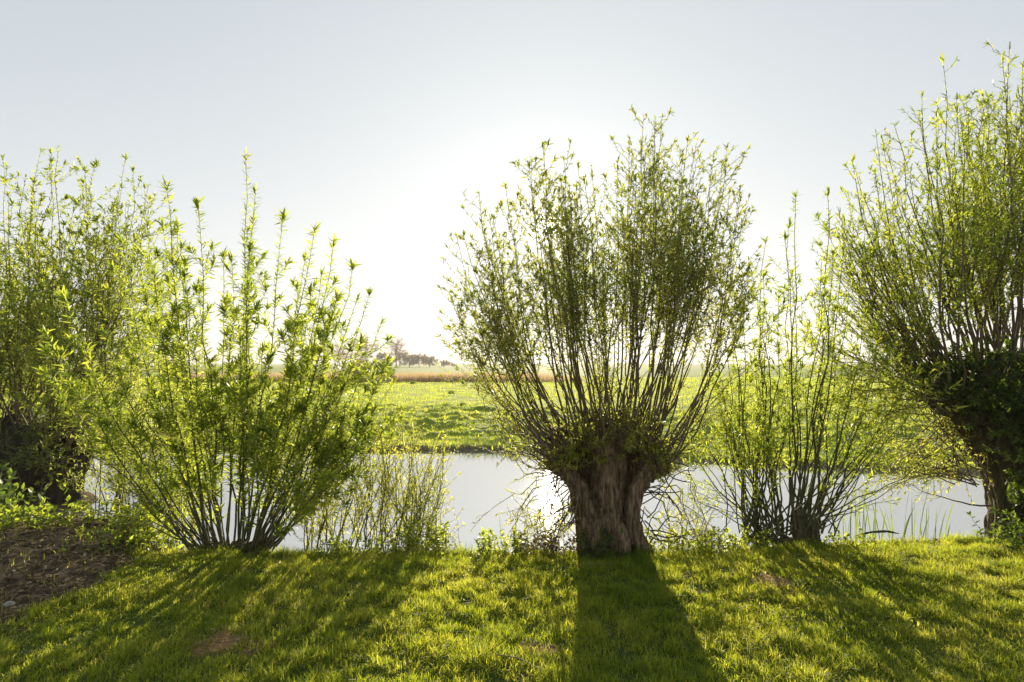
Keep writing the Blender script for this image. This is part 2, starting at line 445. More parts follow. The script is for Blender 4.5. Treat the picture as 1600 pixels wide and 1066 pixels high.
ys = [-8.0]
while ys[-1] < 900:
    y = ys[-1]
    if y < 1.6: s = 0.25
    elif y < 6.6: s = 0.035
    elif y < 12: s = 0.09
    else: s = 0.0055 * y + 0.03
    ys.append(y + s)
ys = np.array(ys)
us = np.linspace(-1, 1, 421)
us = 0.55 * us + 0.45 * us ** 3
Yg, Ug = np.meshgrid(ys, us, indexing='ij')
half = np.maximum(14, 1.35 * Yg)
Xg = Ug * half
Zg = height(Xg, Yg)
dirt = sstep(-2.96, -3.14, Xg + 0.22 * fbm(Xg * 2.2, Yg * 2.2, seed=40)) * (Yg < 8)
bank = sstep(-0.06, 0.03, Yg - edge_y(Xg)) * (Yg < 10)
def spots(x, y):
    s = 0
    for px, py, rx, ry in ((355, 1008, .24, .17), (1205, 916, .15, .15), (842, 1015, .13, .07)):
        c0 = W(px, py, 5); k = CAM_Z / (CAM_Z - c0[2]); cx, cy = c0[0] * k, 5 * k
        q = np.sqrt(((x - cx) / rx) ** 2 + ((y - cy) / ry) ** 2) + 0.9 * fbm(x * 9, y * 9, seed=50)
        s = np.maximum(s, sstep(1.1, 0.45, q))
    return s
attrs = {'soil': np.maximum(dirt, bank).ravel(), 'meadow': (Yg > 10).astype(float).ravel(), 'dry': spots(Xg, Yg).ravel(),
         'mud': (sstep(0.45, 0.15, Yg - far_y(Xg) + 0.3 * fbm(Xg, Yg, seed=4)) * (Yg > 10)).ravel()}
nr, nc = Xg.shape
V = np.stack([Xg, Yg, Zg], -1).reshape(-1, 3)
ii = (np.arange(nr - 1)[:, None] * nc + np.arange(nc - 1)[None, :])
Q = np.stack([ii, ii + 1, ii + nc + 1, ii + nc], -1).reshape(-1, 4)
g_ = mesh_from('ground', V, Q.ravel(), np.arange(len(Q)) * 4, M_ground, smooth=True, attrs=attrs)
tag(g_, kind='structure')

wv = np.array([(-60, 4.4, WATER_Z), (60, 4.4, WATER_Z), (60, 17, WATER_Z), (-60, 17, WATER_Z)], float)
tag(mesh_from('water', wv, [0, 1, 2, 3], [0], M_water), kind='structure')

# ---------------------------------------------------------------- blades (grass, reeds)
def blades(name, P, H, Wd, lean, matr, parent=None, seg=2, leandir=None):
    n = len(P)
    a = rng.uniform(0, 2 * math.pi, n)
    S = np.stack([np.cos(a), np.sin(a), np.zeros(n)], 1)
    b = rng.uniform(0, 2 * math.pi, n) if leandir is None else leandir
    Ld = np.stack([np.cos(b), np.sin(b), np.zeros(n)], 1)
    H = H[:, None]; Wd = Wd[:, None] * 0.5; ln = lean[:, None]
    rows = []
    for k in range(seg):
        t = k / seg
        c = P + np.array([0, 0, 1.0]) * H * t * (1 - 0.25 * ln * t) + Ld * H * ln * t * t
        w = Wd * (1 - 0.55 * t)
        rows += [c - S * w, c + S * w]
    rows.append(P + np.array([0, 0, 1.0]) * H * (1 - 0.25 * ln) + Ld * H * ln)
    m = 2 * seg + 1
    V = np.stack(rows, 1).reshape(-1, 3)
    base = np.arange(n)[:, None] * m
    pat, st, off = [], [], 0
    for k in range(seg - 1):
        pat += [2 * k, 2 * k + 1, 2 * k + 3, 2 * k + 2]; st.append(off); off += 4
    pat += [2 * seg - 2, 2 * seg - 1, 2 * seg]; st.append(off); off += 3
    loops = (base + np.array(pat)[None]).ravel()
    starts = (np.arange(n)[:, None] * off + np.array(st)[None]).ravel()
    return mesh_from(name, V, loops, starts, matr, parent)

def lawn():
    n = 620000
    y = np.sqrt(rng.uniform(2.3 ** 2, 5.75 ** 2, n)); x = rng.uniform(-1, 1, n) * (1.06 * y + 0.6)
    m = 260000                                     # thinner turf carries on beyond the view
    y2 = rng.uniform(.9, 5.75, m); x2 = rng.choice([-1, 1], m) * rng.uniform(0, 10, m)
    k2 = (np.abs(x2) > 1.06 * y2 + .6) | (y2 < 2.3)
    x = np.concatenate([x, x2[k2]]); y = np.concatenate([y, y2[k2]]); n = len(x)
    e = edge_y(x)
    dm = sstep(-2.96, -3.14, x + 0.22 * fbm(x * 2.2, y * 2.2, seed=40))
    clump = fbm(x * 10, y * 10, octs=3, seed=60) * 1.3
    keep = (y < e + 0.05 + 0.05 * rng.normal(0, 1, n)) & (rng.uniform(0, 1, n) > dm * 0.985) & (rng.uniform(0, 1, n) > spots(x, y) * 0.93)
    keep &= rng.uniform(0, 1, n) < 0.62 + 0.5 * clump
    x, y, clump = x[keep], y[keep], clump[keep]
    n = len(x)
    big = fbm(x * 1.5, y * 1.5, seed=61)
    H = 0.036 * (1 + 0.95 * clump + 0.35 * big) * rng.uniform(0.5, 1.5, n) + 0.008
    H *= 1 + 0.35 * sstep(0.35, 0, edge_y(x) - y)
    P = np.stack([x, y, height(x, y) - 0.004], 1)
    o = blades('grass', P, H, rng.uniform(0.003, 0.0078, n), np.abs(rng.normal(0.7, 0.45, n)), M_grass)
    tag(o, 'short tufted green lawn grass with long shadows on the near bank', 'grass', kind='stuff')
lawn()

def meadow():
    n = 460000
    y = 11 + 62 * rng.uniform(0, 1, n) ** 2.0; x = rng.uniform(-1, 1, n) * (1.1 * y + 1)
    s = y - far_y(x)
    cl = fbm(x * 1.3, y * 1.3, seed=70)
    keep = (s > -0.08 + 0.5 * cl) & (rng.uniform(0, 1, n) < 0.75 + 0.7 * cl)
    x, y, cl = x[keep], y[keep], cl[keep]
    n = len(x)
    sc = np.clip(y / 16, 1, 3)
    H = 0.058 * (1 + 1.0 * cl) * rng.uniform(0.5, 1.5, n) * sc ** 0.5 + 0.015
    P = np.stack([x, y, height(x, y) - 0.01], 1)
    o = blades('meadow_grass', P, H, rng.uniform(0.008, 0.015, n) * sc, np.abs(rng.normal(0.8, 0.4, n)), M_meadow)
    tag(o, 'tussocky bright green pasture grass beyond the ditch', 'grass', kind='stuff')
meadow()

def reedbed():
    n = 26000
    y = rng.uniform(55, 60.5, n); x = rng.uniform(-34, 6, n)
    y += 0.8 * fbm(x * 0.3, x * 0, seed=80)
    keep = rng.uniform(0, 1, n) > sstep(-1, 6, x) * 0.9
    x, y = x[keep], y[keep]; n = len(x)
    H = rng.uniform(0.6, 1.05, n) * (1 + 0.18 * fbm(x * .6, y * .6, seed=81))
    P = np.stack([x, y, height(x, y) - 0.02], 1)
    o = blades('reed_bed', P, H, rng.uniform(0.02, 0.05, n), np.abs(rng.normal(0.12, 0.12, n)), M_straw)
    tag(o, 'band of dry orange reeds at the far side of the pasture', 'reeds', kind='stuff')
reedbed()

# ---------------------------------------------------------------- trunks
def lumpy(bm_list, furrow, seed, voxel=0.014):
    """join overlapping limbs and burls into one skin, then cut bark furrows"""
    V = np.concatenate([b[0] for b in bm_list]); off = 0; loops = []; starts = []; c = 0
    for v, faces in bm_list:
        for f in faces:
            starts.append(c); loops += [i + off for i in f]; c += len(f)
        off += len(v)
    me = bpy.data.meshes.new('tmp'); me.from_pydata(V.tolist(), [], [loops[a:b] for a, b in zip(starts, starts[1:] + [len(loops)])])
    o = bpy.data.objects.new('tmp', me); COL.objects.link(o)
    md = o.modifiers.new('r', 'REMESH'); md.mode = 'VOXEL'; md.voxel_size = voxel
    dg = bpy.context.evaluated_depsgraph_get()
    m2 = bpy.data.meshes.new_from_object(o.evaluated_get(dg))
    bpy.data.objects.remove(o)
    n = len(m2.vertices)
    co = np.empty(n * 3, np.float32); m2.vertices.foreach_get('co', co); co = co.reshape(-1, 3).astype(float)
    nm = np.empty(n * 3, np.float32); m2.vertices.foreach_get('normal', nm); nm = nm.reshape(-1, 3)
    x, y, z = co.T
    wob = 0.25 * fbm(x * 3, y * 3, z * 3, octs=2, seed=seed + 5)
    f = np.abs(fbm(x * 16 + wob * 4, y * 16, z * 2.6, octs=3, seed=seed))
    f2 = fbm(x * 5, y * 5, z * 3.5, octs=3, seed=seed + 9)
    f3 = fbm(x * 45, y * 45, z * 14, octs=2, seed=seed + 3)
    co = co + nm * (furrow * (sstep(0, 0.35, f)[:, None] - 0.6) + furrow * 1.2 * f2[:, None] + furrow * .3 * f3[:, None])
    m2.vertices.foreach_set('co', co.astype(np.float32).ravel())
    m2.polygons.foreach_set('use_smooth', np.ones(len(m2.polygons), bool))
    m2.update()
    return m2

def limb(P, R, sides=20, squash=None):
    P = np.asarray(P, float); n = len(P)
    k = np.linspace(0, n - 1, (n - 1) * 5 + 1)
    P2 = np.stack([np.interp(k, np.arange(n), P[:, i]) for i in range(3)], 1)
    R2 = np.interp(k, np.arange(n), R)
    for _ in range(2):
        P2[1:-1] = (P2[:-2] + P2[1:-1] * 2 + P2[2:]) / 4; R2[1:-1] = (R2[:-2] + R2[1:-1] * 2 + R2[2:]) / 4
    t = Tubes(); t.add(P2, R2, sides)
    V = t.V[0]; F_ = [tuple(q) for q in t.Fq[0]]
    F_.append(tuple(range(sides))[::-1]); m = len(V)
    F_.append(tuple(range(m - sides, m)))
    return V, F_

def ball(c, r, sq=(1, 1, 1), seed=0):
    V, F_ = [], []
    nu, nv = 18, 12
    for j in range(nv + 1):
        th = math.pi * j / nv
        for i in range(nu):
            a = 2 * math.pi * i / nu
            V.append((math.sin(th) * math.cos(a), math.sin(th) * math.sin(a), math.cos(th)))
    V = np.array(V)
    k = 1 + 0.22 * fbm(V[:, 0] * 2 + seed, V[:, 1] * 2, V[:, 2] * 2, octs=2, seed=seed)
    V = V * k[:, None] * r * np.array(sq) + np.array(c)
    for j in range(nv):
        for i in range(nu):
            F_.append((j * nu + i, j * nu + (i + 1) % nu, (j + 1) * nu + (i + 1) % nu, (j + 1) * nu + i))
    return V, F_

def put(me, name, m, parent):
    me.materials.clear(); me.materials.append(m)
    o = bpy.data.objects.new(name, me); COL.objects.link(o)
    o.parent = parent; o.matrix_parent_inverse = parent.matrix_basis.inverted()
    return o

# ---- the middle pollard
def pollard_middle():
    D = 5.25
    base = W(955, 851, D)
    t = thing('pollard_willow', (base[0], D, 0), 'old pollard willow in the middle with the low sun behind its shoots', 'tree', 'pollard willows on the bank')
    w = lambda px, py, dy=0.0: W(px, py, D) + np.array([0, dy, 0])
    parts = [
        limb([w(955, 885), w(955, 850), w(952, 800), w(948, 755), w(948, 715), w(950, 680)], [.225, .19, .165, .155, .16, .15]),
        limb([w(925, 885, -.06), w(924, 840, -.09), w(918, 795, -.10), w(906, 760, -.10), w(886, 735, -.08), w(858, 724, -.05)], [.105, .088, .078, .075, .076, .062]),
        limb([w(990, 885, -.08), w(990, 840, -.11), w(984, 795, -.14), w(990, 758, -.14), w(1012, 738, -.10), w(1040, 727, -.05)], [.105, .078, .068, .070, .076, .062]),
        limb([w(960, 862, -.16), w(958, 830, -.17), w(946, 785, -.215), w(944, 740, -.21), w(940, 700, -.17), w(938, 670, -.1)], [.10, .085, .075, .075, .085, .09]),
        limb([w(930, 862, -.13), w(930, 835, -.14), w(938, 790, -.19)], [.07, .055, .04]),
        limb([w(975, 870, .1), w(980, 800, .14), w(990, 740, .2), w(1000, 700, .3)], [.14, .12, .13, .14]),
        limb([w(930, 870, .1), w(925, 800, .14), w(910, 740, .22), w(900, 700, .32)], [.14, .12, .13, .14]),
        limb([w(890, 735, -.05), w(878, 705), w(872, 672)], [.09, .085, .06]), limb([w(1010, 738, -.05), w(1012, 705), w(1004, 670)], [.09, .085, .06]),
        limb([w(960, 700, .05), w(966, 672, .05), w(972, 645, .05)], [.12, .07, .035]), limb([w(930, 700, .1), w(925, 672, .1), w(918, 645, .1)], [.12, .07, .03]),
        ball(w(860, 722, -.02), .075, seed=1), ball(w(882, 700), .10, seed=2), ball(w(1034, 723), .075, seed=3), ball(w(1006, 702, .05), .11, seed=4),
        ball(w(925, 690, -.06), .10, seed=5), ball(w(972, 688, -.08), .10, seed=6), ball(w(950, 676, .1), .13, seed=7), ball(w(905, 690, .2), .12, seed=8),
        ball(w(1000, 690, .25), .12, seed=9),
        limb([w(928, 835, -.14), w(916, 846, -.14), w(902, 852, -.18)], [.07, .06, .03]), limb([w(985, 835, -.14), w(996, 846, -.14), w(1006, 852, -.18)], [.06, .045, .03]), limb([w(955, 835, -.15), w(958, 852, -.2)], [.07, .04]),
    ]
    put(lumpy(parts, 0.036, 3, 0.009), 'trunk', M_trunk, t)
    tb, lv, lg = Tubes(), Leaves(), Leaves()
    env = polyenv([(686, 470), (698, 355), (735, 292), (782, 278), (822, 240), (880, 238), (920, 262), (932, 340), (956, 340), (970, 250), (1008, 178), (1045, 205), (1085, 208), (1125, 238), (1152, 262), (1172, 345), (1180, 420)])
    heads = [w(868, 716), w(892, 700, -.05), w(1028, 718), w(1008, 700, .05), w(925, 690, -.12), w(968, 685, -.15), w(950, 672, .1), w(905, 690, .2), w(1000, 690, .25)]
    tips = [(692, 462), (700, 362), (735, 292), (780, 280), (822, 238), (842, 255), (878, 238), (902, 250), (925, 262), (968, 252), (988, 215), (1010, 176), (1042, 190), (1080, 210), (1098, 212), (1125, 240), (1140, 250), (1152, 290), (1172, 345), (712, 420), (760, 330)]
    rows = [(x, y, 0.0) for x, y in tips]
    while len(rows) < 100:
        x = rng.uniform(690, 1176); y = env(x) + 22 + 200 * rng.uniform(0, 1) ** 1.5
        lim = math.sqrt(max(0.05, 1 - ((x - 935) / 260) ** 2))
        rows.append((x, y, rng.uniform(-0.85, 0.85) * lim))
    for k, (x, y, dy) in enumerate(rows):
        x2 = 935 + (x - 935) * .94
        tip = W(x2, y + 8, D) + np.array([0, dy, 0])
        u = (x - 690) / 486
        hx = 862 + 180 * np.clip(u + rng.normal(0, 0.10), 0, 1)
        p0 = W(hx, 722 - 45 * math.sin(math.pi * np.clip((hx - 850) / 200, 0, 1)), D) + np.array([0, dy * 0.35 + rng.normal(0, .06), 0])
        dxy = tip - p0
        c = p0 + np.array([dxy[0] * 0.72, dxy[1] * 0.72, dxy[2] * rng.uniform(0.30, 0.42)])
        plume(tb, lv, p0, c, tip, rng.uniform(.006, .0098), rng.uniform(.054, .072), comp=(0, 1), t0=rng.uniform(.36, .52), spacing=.022, sides=(12, 18),
              side_len=.46, side_t=(.48, .985), ang=44, ratio=.28, tipn=8, wig=.009, spread=.09)
    # thin low water shoots and bare arching twigs round the head
    for k in range(26):
        sd = -1 if k % 2 else 1
        p0 = w(955 + sd * rng.uniform(55, 88), rng.uniform(690, 724), rng.uniform(-.1, .2))
        tip = w(955 + sd * rng.uniform(130, 235), rng.uniform(480, 700), rng.uniform(-.6, .5))
        shoot(tb, lg, p0, p0 + (tip - p0) * .6 + np.array([0, 0, -.03]), tip, rng.uniform(.004, .008), .048, t0=.3, spacing=.026, sides=(3, 6), side_len=.3, ratio=.26, tipn=6, wig=.02)
    for k in range(70):
        hd = heads[rng.integers(len(heads))] + rng.normal(0, .06, 3)
        a = rng.uniform(0, 6.28); r = rng.uniform(.25, .8)
        tip = hd + np.array([math.cos(a) * r, math.sin(a) * r * .6 - .1, rng.uniform(.0, .7)])
        shoot(tb, lg, hd, (hd + tip) / 2 + np.array([0, 0, .12]), tip, .005, .04, t0=.15, spacing=.02, sides=(1, 3), side_len=.2, ratio=.26, tipn=5)
    for k in range(170):                     # leafy tufts on the head itself
        hd = heads[rng.integers(len(heads))] + rng.normal(0, .05, 3) + np.array([0, -.14, 0.0])
        tip = hd + np.array([rng.normal(0, .13), -abs(rng.normal(.06, .1)), rng.uniform(-.10, .26)])
        shoot(tb, lg, hd, (hd + tip) / 2 + rng.normal(0, .03, 3), tip, .003, .05, t0=.05, spacing=.012, ratio=.3, tipn=7)
    for (a, m1, b_), sp in ((((885, 745), (840, 760), (800, 830)), .03), (((880, 735), (820, 740), (770, 715)), .03), (((890, 760), (850, 800), (830, 835)), .03),
                     (((900, 790), (870, 800), (862, 848)), .035), (((870, 730), (800, 700), (748, 640)), .03), (((866, 724), (790, 680), (755, 590)), .03),
                     (((905, 770), (860, 850), (815, 800)), .09), (((868, 735), (852, 800), (880, 850)), .05), (((895, 800), (885, 830), (850, 850)), .03),
                     (((1035, 735), (1075, 745), (1095, 800)), .10), (((1010, 760), (1060, 790), (1120, 830)), .16), (((1000, 790), (1040, 720), (1085, 700)), .10),
                     (((1005, 840), (1025, 760), (1050, 850)), .12), (((1000, 800), (1030, 850), (1060, 850)), .16), (((1008, 770), (1090, 760), (1075, 845)), .16),
                     (((1010, 830), (1080, 850), (1140, 800)), .12)):
        lf_side = m1[0] < 900
        for j in range(5 if lf_side else 3):
            q = lambda v, s: w(v[0] + rng.normal(0, s), v[1] + rng.normal(0, s), rng.normal(0, .14))
            shoot(tb, lg, q(a, 3), q(m1, 22), q(b_, 26), rng.uniform(.0035, .0065), .046, t0=.3, spacing=sp * (.8 if lf_side else 1), sides=(3, 6) if lf_side else (1, 4), side_len=.26, ratio=.28, tipn=4, wig=.045)
    tb.build_each('branch', M_shoot, t)
    lv.build('foliage', M_leaf_c, t)
    lg.build('foliage', M_leaf_y, t)
pollard_middle()

# ---- the left pollard, further off on its tongue of bank
def pollard_left():
    D = 8.8
    b0 = W(45, 790, D)
    t = thing('pollard_willow', (b0[0], D, -.45), 'dark squat pollard willow at the far left with its trunk in shade by the water', 'tree', 'pollard willows on the bank')
    w = lambda px, py, dy=0.0: W(px, py, D) + np.array([0, dy, 0])
    parts = [limb([w(20, 830), w(15, 790), w(15, 750), w(25, 715)], [.75, .66, .62, .70], 28),
             limb([w(95, 820), w(98, 780), w(100, 745), w(112, 712)], [.30, .26, .24, .26]),
             ball(w(-20, 712), .42, seed=21), ball(w(60, 708, -.2), .42, seed=22), ball(w(118, 705), .24, seed=23), ball(w(20, 700, .1), .5, seed=24), ball(w(-90, 715), .4, seed=25)]
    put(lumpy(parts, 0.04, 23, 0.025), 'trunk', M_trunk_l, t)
    tb, lv = Tubes(), Leaves()
    env = polyenv([(-250, 420), (-100, 270), (0, 262), (30, 255), (60, 228), (105, 225), (120, 262), (150, 255), (195, 240), (215, 262), (240, 320), (262, 420)])
    rows = [(x, y, 0) for x, y in ((12, 262), (62, 235), (97, 226), (128, 268), (150, 254), (196, 241), (214, 268), (228, 290), (85, 260), (40, 275))]
    while len(rows) < 88:
        x = rng.uniform(-240, 262); y = env(x) + 15 + 290 * rng.uniform(0, 1) ** 1.4
        rows.append((x, y, rng.uniform(-1.2, 1.2)))
    for x, y, dy in rows:
        tip = W(x, y, D) + np.array([0, dy, 0])
        u = (x + 240) / 500
        hx = -100 + 225 * np.clip(u + rng.normal(0, .1), 0, 1)
        p0 = W(hx, 705 - rng.uniform(0, 18), D) + np.array([0, dy * .3 - .05, 0])
        dd = tip - p0
        c = p0 + np.array([dd[0] * .75, dd[1] * .75, dd[2] * .36])
        plume(tb, lv, p0, c, tip, rng.uniform(.013, .022), rng.uniform(.085, .115), spread=.22, comp=(0, 2), t0=rng.uniform(.15, .3), spacing=.028, sides=(10, 15), side_len=.7,
              side_t=(.3, .97), ang=42, ratio=.27, tipn=12, wig=.02, side_spread=.95)
    for k in range(46):                       # low arching side shoots towards the right and front
        p0 = w(rng.uniform(20, 130), rng.uniform(695, 725), rng.uniform(-.4, .2))
        x1, y1 = rng.uniform(100, 262), rng.uniform(560, 800)
        tip = w(x1, y1, rng.uniform(-.9, .3))
        c = (p0 + tip) / 2 + np.array([0, 0, rng.uniform(.1, .35)])
        shoot(tb, lv, p0, c, tip, .012, .08, t0=.3, spacing=.026, sides=(3, 7), side_len=.45, ratio=.24, tipn=6, side_spread=.7)
    lf = Leaves()
    for k in range(90):
        p0 = w(rng.uniform(-120, 150), rng.uniform(680, 725), rng.uniform(-.85, -.45))
        tip = p0 + np.array([rng.normal(0, .25), -rng.uniform(.0, .3), rng.uniform(-.05, .4)])
        shoot(tb, lf, p0, (p0 + tip) / 2 + rng.normal(0, .04, 3), tip, .005, .06, t0=.1, spacing=.018, sides=(1, 3), side_len=.2, ratio=.26, tipn=6)
    tb.build_each('branch', M_shoot, t)
    lv.build('foliage', M_leaf, t)
    lf.build('foliage', M_ivy, t)
pollard_left()

# ---- the right pollard, leaning at the frame's edge
def pollard_right():
    D = 5.55
    b0 = W(1600, 840, D)
    t = thing('pollard_willow', (b0[0], D, -.05), 'leaning leaf-clad pollard willow at the right edge, the tallest of the row', 'tree', 'pollard willows on the bank')
    w = lambda px, py, dy=0.0: W(px, py, D) + np.array([0, dy, 0])
    parts = [limb([w(1610, 880), w(1608, 835), w(1604, 780), w(1590, 720), w(1570, 670), w(1560, 625)], [.36, .31, .30, .32, .36, .40], 28),
             limb([w(1570, 870, -.1), w(1566, 820, -.1), w(1560, 760, -.1), w(1548, 710, -.05)], [.14, .12, .12, .14]),
             limb([w(1575, 720), w(1540, 680, -.05), w(1500, 645, -.05), w(1462, 618)], [.26, .2, .15, .11]),
             ball(w(1508, 648, -.1), .16, seed=41), ball(w(1472, 618), .13, seed=42), ball(w(1540, 618, -.2), .2, seed=43), ball(w(1590, 600), .3, seed=44), ball(w(1660, 610), .34, seed=45), ball(w(1700, 650), .3, seed=46), ball(w(1560, 640, .3), .28, seed=47)]
    put(lumpy(parts, 0.03, 43, 0.018), 'trunk', M_trunk_d, t)
    tb, lv = Tubes(), Leaves()
    env = polyenv([(1290, 420), (1322, 300), (1345, 240), (1395, 205), (1432, 190), (1445, 150), (1475, 95), (1500, 145), (1540, 155), (1575, 120), (1600, 95), (1700, 80), (1850, 200), (1950, 400)])
    rows = [(x, y, 0) for x, y in ((1368, 205), (1398, 192), (1330, 248), (1340, 300), (1436, 168), (1442, 152), (1474, 94), (1510, 150), (1545, 152), (1530, 145), (1575, 118), (1598, 96), (1490, 150), (1310, 330))]
    while len(rows) < 95:
        x = rng.uniform(1290, 1900) if rng.uniform() > .55 else rng.uniform(1295, 1620)
        y = env(x) + 18 + 260 * rng.uniform(0, 1) ** 1.6
        rows.append((x, y, rng.uniform(-.9, .9)))
    for x, y, dy in rows:
        tip = W(x, y, D) + np.array([0, dy, 0])
        u = (x - 1290) / 620
        hx = 1445 + 290 * np.clip(u + rng.normal(0, .07), 0, 1)
        p0 = W(hx, 622 - 45 * np.clip((hx - 1440) / 120, 0, 1), D) + np.array([0, dy * .3 - .05, 0])
        dd = tip - p0
        c = p0 + np.array([dd[0] * .72, dd[1] * .72, dd[2] * .38])
        plume(tb, lv, p0, c, tip, rng.uniform(.009, .014), rng.uniform(.066, .085), comp=(0, 2), t0=rng.uniform(.28, .45), spacing=.024, sides=(8, 12), side_len=.45,
              side_t=(.3, .97), ang=40, ratio=.23, tipn=8)
    # long arching shoots leaving the head to the left
    for k in range(74):
        p0 = w(rng.uniform(1445, 1500), rng.uniform(580, 650), rng.uniform(-.3, .2))
        tip = w(rng.uniform(1285, 1410), rng.uniform(330, 660), rng.uniform(-.5, .5))
        c = p0 + (tip - p0) * .6 - np.array([0, 0, .05])
        shoot(tb, lv, p0, c, tip, .009, .05, t0=.25, spacing=.026, sides=(3, 5), side_len=.3, ratio=.23, tipn=6)
    ly = Leaves()
    for k in range(80):                       # hanging sprays under the head, sunlit yellow-green
        p0 = w(rng.uniform(1470, 1560), rng.uniform(640, 760), rng.uniform(-.15, .15))
        tip = w(rng.uniform(1350, 1530), rng.uniform(600, 775), rng.uniform(-.3, .3))
        c = (p0 + tip) / 2 + np.array([0, 0, rng.uniform(-.1, .15)])
        shoot(tb, ly, p0, c, tip, .005, .048, t0=.2, spacing=.024, sides=(2, 4), side_len=.22, ratio=.25, tipn=5, side_spread=.8)
    p0 = w(1548, 790); tip = w(1400, 748, -.1)
    shoot(tb, ly, p0, w(1480, 790), tip, .008, .045, t0=.3, spacing=.04, sides=(3, 5), side_len=.2, ratio=.25)
    ld = Leaves()
    for k in range(900):                      # leaf clad head and trunk
        if k % 3:
            px = rng.uniform(1440, 1700); f = min(1, (px - 1440) / 110)
            p0 = w(px, rng.uniform(560, min(700, 625 + (px - 1440) * .7)), -.14 - .34 * f - rng.uniform(-.04, .1))
        else:
            p0 = w(rng.uniform(1525, 1640), rng.uniform(640, 830), rng.uniform(-.50, -.30))
        tip = p0 + np.array([rng.normal(0, .14), -rng.uniform(.03, .2), rng.uniform(-.05, .22)])
        shoot(tb, ld, p0, (p0 + tip) / 2 + rng.normal(0, .03, 3), tip, .003, .062, t0=.05, spacing=.013, ratio=.32, tipn=8)
    tb.build_each('branch', M_shoot, t)
    lv.build('foliage', M_leaf, t)
    ly.build('foliage', M_leaf_y, t)
    ld.build('foliage', M_ivy, t)
pollard_right()

# ---------------------------------------------------------------- many-stemmed willow shrubs
M_leaf_s = leaf_mat('shrub_leaf', [(0.2, (0.06, 0.11, 0.02)), (0.8, (0.11, 0.16, 0.035))],
                  [(0.15, (0.28, 0.40, 0.03)), (0.85, (0.76, 0.80, 0.09))], 0.6)
def shrub_left():
    D = 5.15
    b0 = W(365, 852, D)
    t = thing('willow_shrub', (b0[0], D, 0), 'large many-stemmed willow shrub fanning up from the lawn edge left of centre', 'shrub', 'many-stemmed willow shrubs')
    tb, lv = Tubes(), Leaves()
    tops = [(262, 286), (311, 318), (383, 240), (396, 300), (441, 336), (490, 362), (526, 376), (552, 415), (580, 455), (598, 500), (232, 350), (190, 372), (205, 330), (330, 392), (352, 400),
            (276, 350), (370, 330), (425, 400), (462, 392), (505, 430), (150, 470), (128, 520), (300, 440), (345, 470), (540, 470), (572, 530), (470, 470), (410, 450), (250, 430), (180, 440),
            (598, 560), (602, 600), (112, 600), (585, 640), (150, 620), (620, 640)]
    for k in range(26):
        x = rng.uniform(135, 600); tops.append((x, 330 + abs(x - 370) * .55 + rng.uniform(60, 330)))
    for i, (x, y) in enumerate(tops):
        dy = 0 if i < 12 else rng.uniform(-.45, .55)
        u = np.clip((x - 130) / 470, 0, 1)
        bx = 362 + (u - .5) * 112 + rng.normal(0, 8)
        p0 = W(bx, 856, D) + np.array([0, rng.uniform(-.08, .12) + dy * .15, 0])
        p0[2] = -0.05
        tip = W(x, y, D) + np.array([0, dy, 0])
        dd = tip - p0
        c = p0 + np.array([dd[0] * .58, dd[1] * .6, dd[2] * .42])
        big = i < 30
        P = shoot(tb, lv, p0, c, tip, rng.uniform(.0075, .012) if big else rng.uniform(.0045, .008), rng.uniform(.085, .115), t0=.24, spacing=.0092, sides=(6, 10), side_len=.34,
              side_t=(.38, .9), ang=58, ratio=.19, tipn=22, wig=.009, n=12, side_spread=.6)
    # low leafy side growth left and right of the stems
    for k in range(16):
        s = rng.uniform() < .5
        x1 = rng.uniform(130, 290) if s else rng.uniform(430, 600)
        y1 = rng.uniform(520, 800)
        p0 = W(325 if s else 400, 860, D) + np.array([rng.normal(0, .08), rng.uniform(-.1, .2), 0]); p0[2] = -.05
        tip = W(x1, y1, D) + np.array([0, rng.uniform(-.5, .5), 0])
        c = p0 + (tip - p0) * .55 + np.array([0, 0, .08])
        shoot(tb, lv, p0, c, tip, .006, .065, t0=.45, spacing=.022, sides=(3, 6), side_len=.3, side_t=(.5,.95), ang=55, ratio=.2, tipn=8)
    for k in range(4):
        p0 = W(405, 856, D) + np.array([rng.normal(0, .06), rng.uniform(-.1, .2), 0]); p0[2] = -.05
        tip = W(rng.uniform(470, 610), rng.uniform(470, 680), D) + np.array([0, rng.uniform(-.3, .6), 0])
        shoot(tb, lv, p0, p0 + (tip - p0) * .55 + np.array([0, 0, .05]), tip, .008, .075, t0=.42, spacing=.014, sides=(5, 9), side_len=.36, side_t=(.42, .95), ang=55, ratio=.2, tipn=10)
    st = [ball((b0[0] + dx, D + dyy, -.03), r, (1, 1, .7), seed=60 + k) for k, (dx, dyy, r) in enumerate(((-.12, 0, .07), (.05, .03, .085), (.17, 0, .07), (-.24, .05, .06), (.27, .05, .055)))]
    put(lumpy(st, .015, 63, .014), 'stump', M_trunk_d, t)
    tb.build_each('stem', M_shoot_g, t)
    lv.build('foliage', M_leaf_s, t)
shrub_left()

